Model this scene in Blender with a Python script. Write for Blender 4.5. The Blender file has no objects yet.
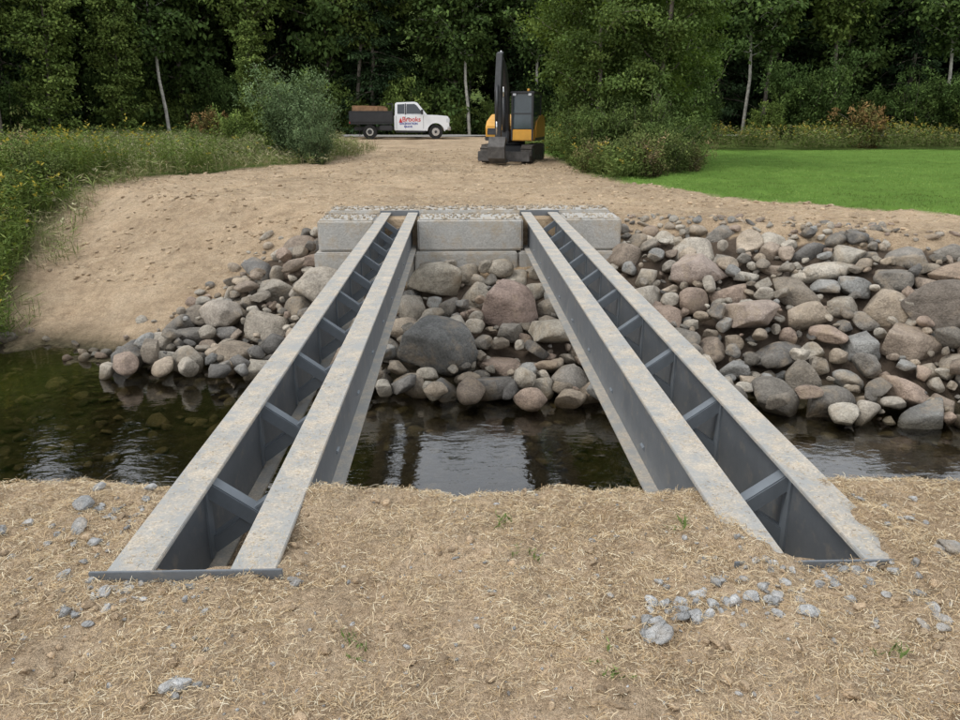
import bpy, bmesh, math, numpy as np
from mathutils import Vector, Matrix
R=np.random.RandomState(7)
scn=bpy.context.scene
scn.view_settings.view_transform='Standard'; scn.view_settings.look='None'; scn.view_settings.exposure=0
# ------------------------------------------------------------ helpers
def link(o,parent=None):
    scn.collection.objects.link(o)
    if parent is not None: o.parent=parent
    return o
def empty(name,loc=(0,0,0),rz=0,s=1):
    e=bpy.data.objects.new(name,None); e.empty_display_size=.2; e.location=loc; e.rotation_euler=(0,0,rz); e.scale=(s,s,s); return link(e)
def mkmesh(name,V,F,mat=None,col=None,smooth=False):
    V=np.asarray(V,dtype=np.float32); F=np.asarray(F,dtype=np.int32); k=F.shape[1]
    me=bpy.data.meshes.new(name)
    me.vertices.add(len(V)); me.vertices.foreach_set('co',V.ravel())
    me.loops.add(F.size); me.loops.foreach_set('vertex_index',F.ravel())
    me.polygons.add(len(F)); me.polygons.foreach_set('loop_start',np.arange(0,F.size,k,dtype=np.int32))
    try: me.polygons.foreach_set('loop_total',np.full(len(F),k,dtype=np.int32))
    except Exception: pass
    me.update(calc_edges=True)
    if smooth: me.polygons.foreach_set('use_smooth',np.ones(len(F),dtype=bool))
    if col is not None:
        a=me.attributes.new('Col','FLOAT_COLOR','POINT')
        c=np.ones((len(V),4),dtype=np.float32); c[:,:col.shape[1]]=col; a.data.foreach_set('color',c.ravel())
    if mat is not None: me.materials.append(mat)
    return me
def mk(name,V,F,mat=None,col=None,smooth=False,parent=None):
    return link(bpy.data.objects.new(name,mkmesh(name,V,F,mat,col,smooth)),parent)
def hsh(i,j,s):
    n=np.sin(i*127.1+j*311.7+s*74.7)*43758.5453
    return n-np.floor(n)
def vn(x,y,s=0):
    i=np.floor(x); j=np.floor(y); fx=x-i; fy=y-j
    fx=fx*fx*(3-2*fx); fy=fy*fy*(3-2*fy)
    return (hsh(i,j,s)*(1-fx)+hsh(i+1,j,s)*fx)*(1-fy)+(hsh(i,j+1,s)*(1-fx)+hsh(i+1,j+1,s)*fx)*fy
def fbm(x,y,s=0,o=4):
    v=0;a=.5
    for k in range(o): v=v+a*(vn(x*2**k,y*2**k,s+k)-.5); a*=.5
    return v
class NT:
    def __init__(s,name):
        s.m=bpy.data.materials.new(name); s.m.use_nodes=True; s.t=s.m.node_tree; s.t.nodes.clear()
        s.out=s.n('ShaderNodeOutputMaterial')
    def n(s,t,**k):
        nd=s.t.nodes.new(t)
        for a,b in k.items(): setattr(nd,a,b)
        return nd
    def l(s,a,b): s.t.links.new(a,b)
    def noise(s,scale,detail=4,rough=.6,coord=None,dist=0):
        nd=s.n('ShaderNodeTexNoise'); nd.inputs['Scale'].default_value=scale; nd.inputs['Detail'].default_value=min(detail,5)
        nd.inputs['Roughness'].default_value=rough; nd.inputs['Distortion'].default_value=dist
        if coord is not None: s.l(coord,nd.inputs['Vector'])
        return nd.outputs['Fac']
    def ramp(s,fac,stops):
        nd=s.n('ShaderNodeValToRGB'); s.l(fac,nd.inputs[0]); e=nd.color_ramp.elements
        while len(e)<len(stops): e.new(.5)
        for q,(p,c) in zip(e,stops):
            q.position=p; q.color=(c,c,c,1) if isinstance(c,(int,float)) else (*c,1)
        return nd.outputs[0]
    def mix(s,fac,a,b,mode='MIX'):
        nd=s.n('ShaderNodeMix',data_type='RGBA',blend_type=mode)
        for inp,v in ((nd.inputs[0],fac),(nd.inputs[6],a),(nd.inputs[7],b)):
            if isinstance(v,(int,float)): inp.default_value=v
            elif isinstance(v,tuple): inp.default_value=(*v,1)
            else: s.l(v,inp)
        return nd.outputs[2]
    def coord(s,w='Object'):
        return s.n('ShaderNodeTexCoord').outputs[w]
    def bump(s,h,strength=.5,dist=.02,prev=None):
        nd=s.n('ShaderNodeBump'); nd.inputs['Strength'].default_value=strength; nd.inputs['Distance'].default_value=dist
        s.l(h,nd.inputs['Height'])
        if prev is not None: s.l(prev,nd.inputs['Normal'])
        return nd.outputs[0]
    def pr(s,col,rough=.8,metal=0,nrm=None,spec=.3,alpha=None):
        p=s.n('ShaderNodeBsdfPrincipled')
        if isinstance(col,tuple): p.inputs['Base Color'].default_value=(*col,1)
        else: s.l(col,p.inputs['Base Color'])
        if isinstance(rough,(int,float)): p.inputs['Roughness'].default_value=rough
        else: s.l(rough,p.inputs['Roughness'])
        p.inputs['Metallic'].default_value=metal; p.inputs['Specular IOR Level'].default_value=spec
        if nrm is not None: s.l(nrm,p.inputs['Normal'])
        s.l(p.outputs[0],s.out.inputs[0]); return p
    def att(s,name='Col'):
        nd=s.n('ShaderNodeAttribute'); nd.attribute_name=name; return nd.outputs['Color']
def simple(name,c,rough=.6,metal=0,spec=.4,var=.25,scale=6,bump=0):
    t=NT(name); co=t.coord()
    f=t.noise(scale,5,.65,co)
    c2=tuple(x*(1-var) for x in c); c1=tuple(min(1,x*(1+var)) for x in c)
    cc=t.ramp(f,[(.3,c2),(.7,c1)])
    nr=t.bump(t.noise(scale*8,3,.6,co),bump,.01) if bump else None
    t.pr(cc,rough,metal,nr,spec); return t.m
def leafmat(name,trans=.3,rough=.6):
    t=NT(name); c=t.att()
    if trans==0:
        d=t.n('ShaderNodeBsdfDiffuse'); t.l(c,d.inputs[0]); t.l(d.outputs[0],t.out.inputs[0]); return t.m
    p=t.n('ShaderNodeBsdfDiffuse'); t.l(c,p.inputs[0])
    tr=t.n('ShaderNodeBsdfTranslucent'); t.l(t.mix(1.0,c,(1.2,1.3,.5),'MULTIPLY'),tr.inputs[0])
    mx=t.n('ShaderNodeMixShader'); mx.inputs[0].default_value=trans
    t.l(p.outputs[0],mx.inputs[1]); t.l(tr.outputs[0],mx.inputs[2]); t.l(mx.outputs[0],t.out.inputs[0]); return t.m
def quads(C,U,W,L,wd):
    """rhombus leaves: base C, direction U, width dir W"""
    n=len(C); L=np.asarray(L).reshape(-1,1)*np.ones((n,1)); wd=np.asarray(wd).reshape(-1,1)*np.ones((n,1))
    V=np.stack([C,C+U*L*.45+W*wd*.5,C+U*L,C+U*L*.45-W*wd*.5],1).reshape(-1,3)
    return V,np.arange(4*n).reshape(n,4)
def nrmz(v): return v/np.maximum(np.linalg.norm(v,axis=-1,keepdims=True),1e-6)
def rnd(n,rs=None):
    rs=rs or R
    return nrmz(rs.normal(size=(n,3)))
def box(name,x0,x1,y0,y1,z0,z1,mat,parent=None,bev=0,seg=2,rot=None):
    me=bpy.data.meshes.new(name); bm=bmesh.new(); bmesh.ops.create_cube(bm,size=1)
    sx,sy,sz=x1-x0,y1-y0,z1-z0
    for v in bm.verts: v.co=Vector((v.co.x*sx,v.co.y*sy,v.co.z*sz))
    if bev: bmesh.ops.bevel(bm,geom=bm.edges[:],offset=bev,segments=seg,affect='EDGES')
    bm.to_mesh(me); bm.free(); me.materials.append(mat)
    o=bpy.data.objects.new(name,me); o.location=((x0+x1)/2,(y0+y1)/2,(z0+z1)/2)
    if rot: o.rotation_euler=rot
    return link(o,parent)
def prism(name,pts,a0,a1,mat,parent,axis='y',bev=0,smooth=False,taper=None):
    me=bpy.data.meshes.new(name); bm=bmesh.new()
    def P(u,z,a):
        if taper: a=a*(1-taper*max(0,z-pts[0][1]))
        return (u,a,z) if axis=='y' else (a,u,z)
    f0=[bm.verts.new(P(u,z,a0)) for u,z in pts]; f1=[bm.verts.new(P(u,z,a1)) for u,z in pts]
    bm.faces.new(f0); bm.faces.new(f1[::-1]); n=len(pts)
    for i in range(n): bm.faces.new((f0[i],f1[i],f1[(i+1)%n],f0[(i+1)%n]))
    bmesh.ops.recalc_face_normals(bm,faces=bm.faces)
    if bev: bmesh.ops.bevel(bm,geom=bm.edges[:],offset=bev,segments=2,affect='EDGES')
    bm.to_mesh(me); bm.free(); me.materials.append(mat)
    return link(bpy.data.objects.new(name,me),parent)
def cyl(name,p0,p1,r,mat,parent=None,r2=None,seg=20):
    p0=Vector(p0);p1=Vector(p1); d=p1-p0
    me=bpy.data.meshes.new(name); bm=bmesh.new()
    bmesh.ops.create_cone(bm,cap_ends=True,segments=seg,radius1=r,radius2=r if r2 is None else r2,depth=d.length)
    for f in bm.faces: f.smooth=len(f.verts)==4
    bm.to_mesh(me); bm.free(); me.materials.append(mat)
    o=bpy.data.objects.new(name,me); o.location=(p0+p1)/2; o.rotation_mode='QUATERNION'; o.rotation_quaternion=d.to_track_quat('Z','Y')
    return link(o,parent)
# ------------------------------------------------------------ terrain
WZ=-1.9
def shore(x): return np.interp(x,[-30,-12,-7.4,-4.8,-2.5,-.4,1.5,3.75,5.9,9,30],[13.5,12.8,12.1,11.1,10.6,9.85,9.6,9.2,8.5,8.0,7.5])
def Wd(x): return np.interp(x,[-12,-8,-5,-2.3,0,2.6,4,7,12],[6,6.2,5,4.3,4.2,4.0,3.5,2.9,2.8])
def Lb(y): return np.interp(y,[10,12,15,18,20.7,23,26,29,35,44,50],[-7.0,-7.3,-8,-8.4,-8.6,-7.0,-5.2,-4.1,-4,-7,-7.5])
def Rb(y): return np.interp(y,[6,10.8,13.2,16,19.4,24,29,44,50],[15,11,8.7,5.9,3.9,3.4,3.4,2.2,2.0])
def rtop(x): return np.interp(x,[-5.2,-4,-2.6,-2.35,-2.2,2.6,2.75,3.8,7.1,9,11],[11.7,13.2,14.3,13.4,12.1,12.1,12.9,12.4,10.9,10.3,9.8])
def inrock(x,y):
    return (x>np.interp(y,[10.8,11.4,14.5],[-5.2,-4.7,-2.6]))&(x<11)&(y>shore(x)-.45)&(y<rtop(x))
LP=(-1.305,-.685); RP=(1.067,1.69)
def terr(x,y):
    x=np.asarray(x,float); y=np.asarray(y,float)
    e=3.08+.14*fbm(x*1.7,y*0+3,5)*2+np.interp(x,[-3,-1.4,-1,1.6,2.2],[.12,.12,0,0,.02])
    n=-0.03+.08*fbm(x*2.2,y*2.2,1,3)+.085*fbm(x*9,y*9,12,3)+.02*np.clip(e-.25-y,0,1)
    n=n+.05*np.exp(-((x-1.12)/.09)**2)*np.clip((3.05-y)/.5,0,1)*(y<3.2)
    n=n+.065*np.exp(-((x-1.72)/.085)**2)*np.clip((3.0-y)/.25,0,1)*np.clip((y-2.2)/.2,0,1)
    over=np.maximum(y-e,0); n=n-np.where(over<.25,over**2*2,.125+(over-.25)*1.0)
    s=shore(x)+.25*fbm(x*.9,y*.9,9); t=np.clip((y-s)/Wd(x),-2,1)
    tt=np.where(t>0,t,t*.3)
    f=WZ+tt*1.8+.14*fbm(x*.8,y*.8,21)+.15*fbm(x*2.6,y*2.6,22)*(y<34)
    f=f+np.clip((y-16)/32,0,1)*.30
    ab=(x>-2.3)&(x<2.7)&(y>12.75); f=np.where(ab&(y<15),np.maximum(f,-.06+.03*fbm(x*3,y*3,4)),f)
    bed=-2.35+.12*fbm(x*1.1,y*1.1,31)+.20*np.clip((-x-2)/4,0,1)
    z=np.maximum(np.maximum(np.where(y<8,n,-9),f),bed)
    for a,b in (LP,RP):
        z=np.where((x>a+.07)&(x<b-.07)&(y>2.55)&(y<5),np.minimum(z,-.50+.03*fbm(x*9,y*9,3)),z)
        z=np.where((x>a-.01)&(x<b+.01)&(y>2.5)&(y<3.6)&(np.abs(x-1.12)>.06)&(x<1.6),np.minimum(z,-.022),z)
    z=z+np.where(y>78,(y-78)*.28,0)*(y<200)+np.where(y>=200,122*.28,0)
    return z
def axis(parts):
    o=[]
    for a,b,n in parts: o.append(np.linspace(a,b,n,endpoint=False))
    return np.concatenate(o)
xs=axis([(-300,-60,12),(-60,-12,80),(-12,-3,150),(-3,3,240),(3,12,150),(12,60,80),(60,301,13)])
ys=axis([(-60,0,12),(0,1.4,12),(1.4,3.6,110),(3.6,15,190),(15,30,90),(30,80,60),(80,420,35)])
X,Y=np.meshgrid(xs,ys); Z=terr(X,Y)
nx,ny=len(xs),len(ys)
idx=np.arange(nx*ny).reshape(ny,nx)
F=np.stack([idx[:-1,:-1],idx[:-1,1:],idx[1:,1:],idx[1:,:-1]],-1).reshape(-1,4)
wob=1.2*fbm(X*.7,Y*.7,51)
veg=np.where(Y>9.5,np.clip((Lb(Y)-X+wob)/.8,0,1)+np.clip((X-Rb(Y)+wob*.6)/.5,0,1),0)
veg=np.where((Y<9.5),np.clip((np.abs(X)-18)/3,0,1),veg); veg=np.where(Y>54.5,1,veg)
lawn=np.where((X-Rb(Y)>0)&(Y<35)&(Y>7),1.0,0)
wet=np.clip(1-(Z-WZ-.02)/.22,0,1)
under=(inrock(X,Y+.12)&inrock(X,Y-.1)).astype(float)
COL=np.stack([np.clip(veg,0,1),lawn,wet,under],-1).reshape(-1,4)
t=NT('ground_mat'); co=t.coord(); sep=t.n('ShaderNodeSeparateColor'); t.l(t.att(),sep.inputs[0])
ua=t.n('ShaderNodeAttribute'); ua.attribute_name='Col'
sand=t.ramp(t.noise(1.3,9,.75,co),[(.3,(.36,.25,.155)),(.5,(.56,.42,.275)),(.72,(.70,.555,.39))])
sand=t.mix(.5,sand,t.ramp(t.noise(38,7,.8,co),[(.32,(.17,.115,.07)),(.5,(.55,.41,.27)),(.72,(.86,.71,.52))]))
sand=t.mix(1.0,sand,t.ramp(t.noise(.35,5,.7,co),[(.35,.76),(.65,1.10)]),'MULTIPLY')
sand=t.mix(1.0,sand,t.ramp(t.noise(6,5,.75,co),[(.32,.74),(.55,1.05)]),'MULTIPLY')
gr=t.ramp(t.noise(.8,7,.7,co),[(.3,(.055,.09,.02)),(.6,(.11,.15,.035)),(.8,(.20,.19,.07))])
lw=t.ramp(t.noise(.9,8,.75,co),[(.3,(.10,.19,.03)),(.7,(.16,.28,.05))])
gr=t.mix(sep.outputs[1],gr,lw)
c=t.mix(sep.outputs[0],sand,gr)
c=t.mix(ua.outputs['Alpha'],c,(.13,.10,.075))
bedc=t.ramp(t.noise(6,8,.75,co),[(.3,(.03,.027,.014)),(.52,(.085,.072,.042)),(.75,(.20,.165,.10))])
c=t.mix(sep.outputs[2],c,bedc)
b=t.bump(t.noise(9,9,.78,co),1.0,.10); b=t.bump(t.noise(100,5,.75,co),.7,.01,b)
t.pr(c,.95,0,b,.1)
ground_mat=t.m
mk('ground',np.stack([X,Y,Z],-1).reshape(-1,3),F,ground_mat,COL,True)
rx=np.linspace(-120,120,121); ry=np.linspace(49.4,53.6,8); A,B=np.meshgrid(rx,ry); i2=np.arange(A.size).reshape(A.shape)
mk('gravel_road',np.stack([A,B+.6*np.sin(A/18),terr(A,B+.6*np.sin(A/18))+.05],-1).reshape(-1,3),np.stack([i2[:-1,:-1],i2[:-1,1:],i2[1:,1:],i2[1:,:-1]],-1).reshape(-1,4),
   simple('gravel_road_mat',(.34,.325,.30),.95,var=.2,scale=3,bump=.5),None,True)
# ------------------------------------------------------------ water
t=NT('water_mat'); co=t.coord()
mp=t.n('ShaderNodeMapping'); mp.inputs['Scale'].default_value=(1,1.8,1); t.l(co,mp.inputs[0])
b=t.bump(t.noise(2.2,3,.5,mp.outputs[0],.5),.12,.05); b=t.bump(t.noise(10,3,.5,mp.outputs[0],.5),.12,.012,b)
fr=t.n('ShaderNodeFresnel'); fr.inputs['IOR'].default_value=1.34; t.l(b,fr.inputs['Normal'])
gl=t.n('ShaderNodeBsdfGlossy'); gl.inputs['Roughness'].default_value=.02; t.l(b,gl.inputs['Normal'])
tr=t.n('ShaderNodeBsdfTransparent'); tr.inputs[0].default_value=(.60,.57,.43,1)
fm=t.n('ShaderNodeMath',operation='MULTIPLY_ADD'); t.l(fr.outputs[0],fm.inputs[0]); fm.inputs[1].default_value=1.9; fm.inputs[2].default_value=.05; fm.use_clamp=True
mx=t.n('ShaderNodeMixShader'); t.l(fm.outputs[0],mx.inputs[0]); t.l(tr.outputs[0],mx.inputs[1]); t.l(gl.outputs[0],mx.inputs[2]); t.l(mx.outputs[0],t.out.inputs[0])
mk('stream_water',[(-200,3.3,WZ),(200,3.3,WZ),(200,17,WZ),(-200,17,WZ)],[(0,1,2,3)],t.m)
# ------------------------------------------------------------ rocks
def ico(n):
    bm=bmesh.new(); bmesh.ops.create_icosphere(bm,subdivisions=n,radius=1)
    V=np.array([v.co[:] for v in bm.verts]); F=np.array([[v.index for v in f.verts] for f in bm.faces]); bm.free(); return V,F
ICO={n:ico(n) for n in (2,3,4)}
VAR={}
for n in ICO:
    for k in range(24):
        rs=np.random.RandomState(100+k); V=ICO[n][0].copy()
        V=V*np.array([1,rs.uniform(.8,1.1),rs.uniform(.8,1.1)])
        for q in range(rs.randint(8,14)):
            nn=rnd(1,rs)[0]; d=rs.uniform(.45,.80); h=V@nn; V=V-np.outer(np.clip(h-d,0,None)*.96,nn)
        s=rs.uniform(0,50)
        V=V*(1+.13*fbm(V[:,0:1]*1.8+s,V[:,1:2]*1.8+V[:,2:3]*1.5,k,3))
        if n>2: V=V*(1+.06*fbm(V[:,0:1]*6+s,V[:,1:2]*6+V[:,2:3]*5,k+9,2))
        VAR[n,k]=V/np.percentile(np.linalg.norm(V,axis=1),85)
def rotm(rs,q=.45):
    a,b,c=rs.uniform(-q,q),rs.uniform(-q,q),rs.uniform(0,6.28) if q>.1 else 0
    return np.array(Matrix.Rotation(a,3,'X')@Matrix.Rotation(b,3,'Y')@Matrix.Rotation(c,3,'Z'))
PAL=np.array([(.33,.29,.235),(.39,.35,.29),(.25,.23,.20),(.44,.395,.325),(.34,.275,.215),(.18,.17,.155),(.47,.43,.36),(.28,.24,.19),(.37,.285,.225),(.31,.305,.285),(.41,.34,.26),(.22,.20,.17)])
def rocks(name,specs,mat,rs,parent=None):
    Vs=[];Fs=[];Cs=[];o=0
    for (x,y,z,rx,ry,rz,sub,col) in specs:
        V=VAR[sub,rs.randint(24)]*np.array([rx,ry,rz]); V=V@rotm(rs,.05 if sub==4 else .45).T+np.array([x,y,z])
        Vs.append(V);Fs.append(ICO[sub][1]+o);o+=len(V)
        c=PAL[rs.randint(len(PAL))]*rs.uniform(.75,1.15) if col is None else np.array(col)
        Cs.append(np.tile(c,(len(V),1)))
    return mk(name,np.vstack(Vs),np.vstack(Fs),mat,np.vstack(Cs),True,parent)
def rockmat(name,wl=False):
    t=NT(name); co=t.coord(); c=t.att()
    c=t.mix(1.0,c,t.ramp(t.noise(4.5,9,.75,co),[(.3,.58),(.5,.98),(.72,1.32)]),'MULTIPLY')
    c=t.mix(1.0,c,t.ramp(t.noise(40,5,.75,co),[(.3,.62),(.7,1.27)]),'MULTIPLY')
    c=t.mix(t.ramp(t.noise(2.2,5,.7,co),[(.52,0.),(.66,.55)]),c,(.40,.315,.215))
    rough=.85
    if wl:
        sp=t.n('ShaderNodeSeparateXYZ'); t.l(co,sp.inputs[0])
        mr=t.n('ShaderNodeMapRange'); t.l(sp.outputs[2],mr.inputs[0]); mr.inputs[1].default_value=WZ+.05; mr.inputs[2].default_value=WZ+.22; mr.inputs[3].default_value=1; mr.inputs[4].default_value=0
        c=t.mix(mr.outputs[0],c,t.mix(1.0,c,(.36,.33,.27),'MULTIPLY'))
        m2=t.n('ShaderNodeMapRange'); t.l(mr.outputs[0],m2.inputs[0]); m2.inputs[3].default_value=.85; m2.inputs[4].default_value=.4; rough=m2.outputs[0]
    b=t.bump(t.noise(7,9,.75,co),.8,.09); b=t.bump(t.noise(60,4,.7,co),.5,.012,b)
    t.pr(c,rough,0,b,.3); return t.m
rm=rockmat('riprap_rock_mat',True)
rs=np.random.RandomState(3); P=np.zeros((12000,4)); NP=0; SP=[]
def tryadd(x,y,r,lift,k=.80,asp=None,col=None,force=False,sub=3):
    global NP
    z=float(terr(x,y))+lift
    p=np.array([x,y,z])
    if not force and NP:
        A=P[:NP]
        if np.any(((A[:,:3]-p)**2).sum(1)<(k*(A[:,3]+r))**2): return False
    P[NP]=(*p,r); NP+=1
    a=asp or (rs.uniform(.95,1.5),rs.uniform(.85,1.1),rs.uniform(.55,.95))
    SP.append((x,y,z,r*a[0],r*a[1],r*a[2],sub,col)); return True
tryadd(-.38,10.1,.60,.30,asp=(1.12,.9,.68),col=(.19,.19,.18),force=True,sub=4)
tryadd(.66,10.9,.42,.25,asp=(1.2,1,1.0),col=(.38,.29,.245),force=True,sub=4)
tryadd(-.3,11.7,.40,.2,asp=(1.15,.8,.8),col=(.42,.375,.30),force=True,sub=4)
tryadd(1.3,10.3,.36,.25,col=(.44,.40,.33),force=True,sub=4)
tryadd(-2.2,12.0,.40,.25,col=(.44,.39,.32),force=True,sub=4)
tryadd(-3.6,11.6,.38,.3,col=(.41,.36,.30),force=True,sub=4)
tryadd(3.6,11.3,.40,.25,col=(.40,.325,.275),force=True,sub=4)
tryadd(4.0,10.2,.34,.3,asp=(1.3,1,.8),col=(.40,.325,.27),force=True,sub=4)
tryadd(6.5,9.7,.42,.25,asp=(1.3,1,.85),col=(.20,.17,.14),force=True,sub=4)
tryadd(7.0,10.3,.40,.1,asp=(1.4,1,.6),col=(.34,.26,.19),force=True,sub=4)
def tf_(x,y): return float(np.clip((rtop(x)-y)/1.3,.12,1))
for (n,r0,r1,lf,k) in ((700,.28,.38,.45,.82),(3500,.19,.28,.6,.79),(7000,.12,.19,.8,.74),(7000,.07,.12,1.0,.74)):
    for i in range(n):
        x=rs.uniform(-5.3,11); y=rs.uniform(7.6,14.6)
        if not inrock(x,y): continue
        r=rs.uniform(r0,r1); q=tf_(x,y)
        tryadd(x,y,r,(r*lf*rs.uniform(.5,1.15)+(.0 if r>.2 else rs.uniform(0,.2)))*(.3+.7*q)-(1-q)*.5*r*(r>.15),k)
for i in range(4500):
    x=rs.uniform(-4.9,10.5); y=rs.uniform(8.2,13.6)
    if not inrock(x,y+.45): continue
    r=rs.uniform(.12,.26); tryadd(x,y,r,rs.uniform(.2,.36)*tf_(x,y),.76)
for i in range(3500):
    x=rs.uniform(-4.9,10.5); y=rs.uniform(8.2,14)
    if not inrock(x,y): continue
    r=rs.uniform(.035,.08); tryadd(x,y,r,rs.uniform(.0,.28)*tf_(x,y),.7,sub=2)
for i in range(160):
    x=rs.uniform(-6.5,-3); y=rs.uniform(11,14.4)
    if inrock(x,y): continue
    if x<np.interp(y,[10.8,11.4,14.5],[-6.2,-5.6,-3.3]): continue
    r=rs.uniform(.03,.12); tryadd(x,y,r,r*.3,.8,sub=2)
for i in range(300):
    x=rs.uniform(2.8,10); y=rtop(x)+abs(rs.normal(0,.35)); r=rs.uniform(.03,.09); tryadd(x,y,r,r*.2,.8,sub=2)
for (x,y,r) in ((-7.25,12.1,.14),(-7.0,12.25,.08),(-7.6,12.4,.12),(-6.6,12.0,.06),(-6.0,11.7,.07),(-5.6,11.4,.11),(-5.3,11.2,.10)): tryadd(x,y,r,r*.3,.5,sub=3,force=True)
rocks('riprap_rock_pile',SP,rm,rs)
sp=[]
for i in range(2600):
    x=rs.uniform(-11,9); y=rs.uniform(4.6,12.3)
    if y>shore(x): continue
    r=rs.uniform(.025,.11)*(1 if rs.rand()<.93 else 1.7); z=float(terr(x,y))
    z=min(z+r*.15,WZ-.03-r*.6) if rs.rand()<.993 else z+r*.2
    c=np.array((.165,.14,.09))*rs.uniform(.35,1.5)*(1.15 if x<-2 else .8); sp.append((x,y,z,r*1.3,r,r*.5,2,c))
sbm=rockmat('streambed_stone_mat'); rocks('streambed_stones',sp,sbm,rs)
grm=rockmat('loose_stone_mat')
sp=[]
def st(x,y,r,c=None,n=1,spread=0):
    for i in range(n):
        xx=x+rs.normal(0,spread); yy=y+rs.normal(0,spread*.8); q=r*rs.uniform(.35,1.2)
        sp.append((xx,yy,float(terr(xx,yy))+q*.22,q*rs.uniform(1,1.5),q*.9,q*rs.uniform(.45,.75),3 if q>.018 else 2,(np.array(c) if c else np.array((.42,.42,.41)))*rs.uniform(.65,1.15)))
st(-1.62,3.0,.07); st(-1.52,2.72,.04,None,3,.06); st(-1.85,2.85,.035,None,3,.05); st(-1.75,2.3,.03,None,4,.05)
st(.62,2.13,.040,None,5,.05); st(.72,2.2,.030,None,14,.07); st(.95,2.25,.028,None,10,.09); st(1.12,2.2,.028,None,8,.07); st(.5,2.3,.016,None,14,.15)
st(-.82,1.86,.026,None,5,.03); st(-.72,1.9,.014,None,6,.06); st(-.6,2.42,.035,None,3,.03)
st(-1.3,2.3,.028,None,12,.10); st(-1.05,2.38,.018,None,22,.12); st(-1.4,2.45,.018,None,16,.12); st(1.8,2.55,.045,None,3,.06); st(1.55,2.15,.028,None,5,.08)
st(1.1,2.42,.016,None,34,.16); st(1.45,2.38,.022,None,34,.14); st(.1,2.4,.013,None,16,.3); st(0,2.2,.010,None,110,.8); st(.9,2.3,.011,None,70,.35); st(-1.2,2.35,.011,None,60,.3)
st(-1.42,3.0,.028,None,18,.12); st(-1.6,2.9,.018,None,18,.15); st(1.9,3.0,.02,None,18,.25); st(0,2.1,.006,None,400,.9)
st(0,2.2,.02,(.46,.34,.22),260,.9); st(-1.5,2.3,.02,(.46,.34,.22),80,.4); st(1.6,2.2,.02,(.46,.34,.22),80,.4)
sp=[s for s in sp if not ((LP[0]-.02<s[0]<LP[1]+.02 or RP[0]+.06<s[0]<RP[1]+.02) and s[1]>2.46) and s[1]<3.3]
rocks('loose_crushed_stone',sp,grm,rs)
# ------------------------------------------------------------ straw mulch
strawmat=leafmat('straw_mat',.1)
def straw(name,n,xr,yr,lr,wr,zoff=.004,tilt=.25,zf=None,flt=None,dark=1,pal=None):
    x=R.uniform(*xr,n); y=R.uniform(*yr,n)
    if flt is not None: k=flt(x,y); x=x[k];y=y[k]; n=len(x)
    a=R.uniform(0,6.283,n); z=(terr(x,y) if zf is None else zf(x,y))+zoff+R.uniform(0,.012,n)
    U=nrmz(np.stack([np.cos(a),np.sin(a),R.normal(0,tilt,n)],-1)); Wv=nrmz(np.cross(U,np.array([0,0,1.])+R.normal(0,.4,(n,3))))
    L=R.uniform(*lr,n)*R.uniform(.3,1,n); C=np.stack([x,y,z],-1)-U*L[:,None]*.5; C[:,2]=z-np.minimum(0,U[:,2]*L)*.5
    w=R.uniform(*wr,n)
    M=C+U*L[:,None]*.5+np.stack([np.zeros(n),np.zeros(n),L*.04],-1)+Wv*(R.normal(0,.07,n)*L)[:,None]; E=C+U*L[:,None]
    h=Wv*w[:,None]*.5
    V=np.stack([C-h,C+h,M-h,M+h,E-h,E+h],1).reshape(-1,3); i=np.arange(n)[:,None]*6
    F=np.concatenate([i+np.array([[0,1,3,2]]),i+np.array([[2,3,5,4]])])
    base=np.array([(.60,.46,.29),(.70,.575,.39),(.46,.325,.185),(.82,.73,.55),(.22,.15,.09)])[R.choice(5,n,p=[.30,.25,.2,.12,.13])]*R.uniform(.72,1.08,(n,1))*dark
    return mk(name,V,F,strawmat,np.repeat(base,6,axis=0))
def okn(x,y):
    d=fbm(x*2.3,y*2.3,77)+.7*fbm(x*8,y*8,78)
    return ~((((x>LP[0])&(x<LP[1]))|((x>RP[0]+.09)&(x<RP[1]-.05)))&(y>2.47)) & (y<3.35) & (d>-.10+R.uniform(-.26,.26,len(x)))
straw('straw_mulch',190000,(-3.1,3.3),(1.45,3.4),(.008,.058),(.0008,.0022),flt=okn)
def okf(x,y): return (x>Lb(y)-.3)&(x<Rb(y)+.3)&(y>shore(x)+Wd(x)*.35)&~inrock(x,y-.3)&~((x>-2.4)&(x<2.8)&(y<13.3))
straw('straw_mulch',50000,(-9,12),(10,34),(.04,.12),(.003,.008),flt=okf,tilt=.1)
sp=[]
for i in range(9000):
    x=rs.uniform(-9,10); y=10+26*rs.uniform(0,1)**1.6
    if not bool(okf(np.array([x]),np.array([y]))[0]): continue
    if fbm(x*.9,y*.9,66)<rs.uniform(-.2,.12): continue
    r=rs.uniform(.012,.055); sp.append((x,y,float(terr(x,y))+r*.08,r*1.3,r*1.1,r*.6,2,np.array((.54,.41,.27))*rs.uniform(.6,1.12)))
rocks('sand_clods',sp,grm,rs)
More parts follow.
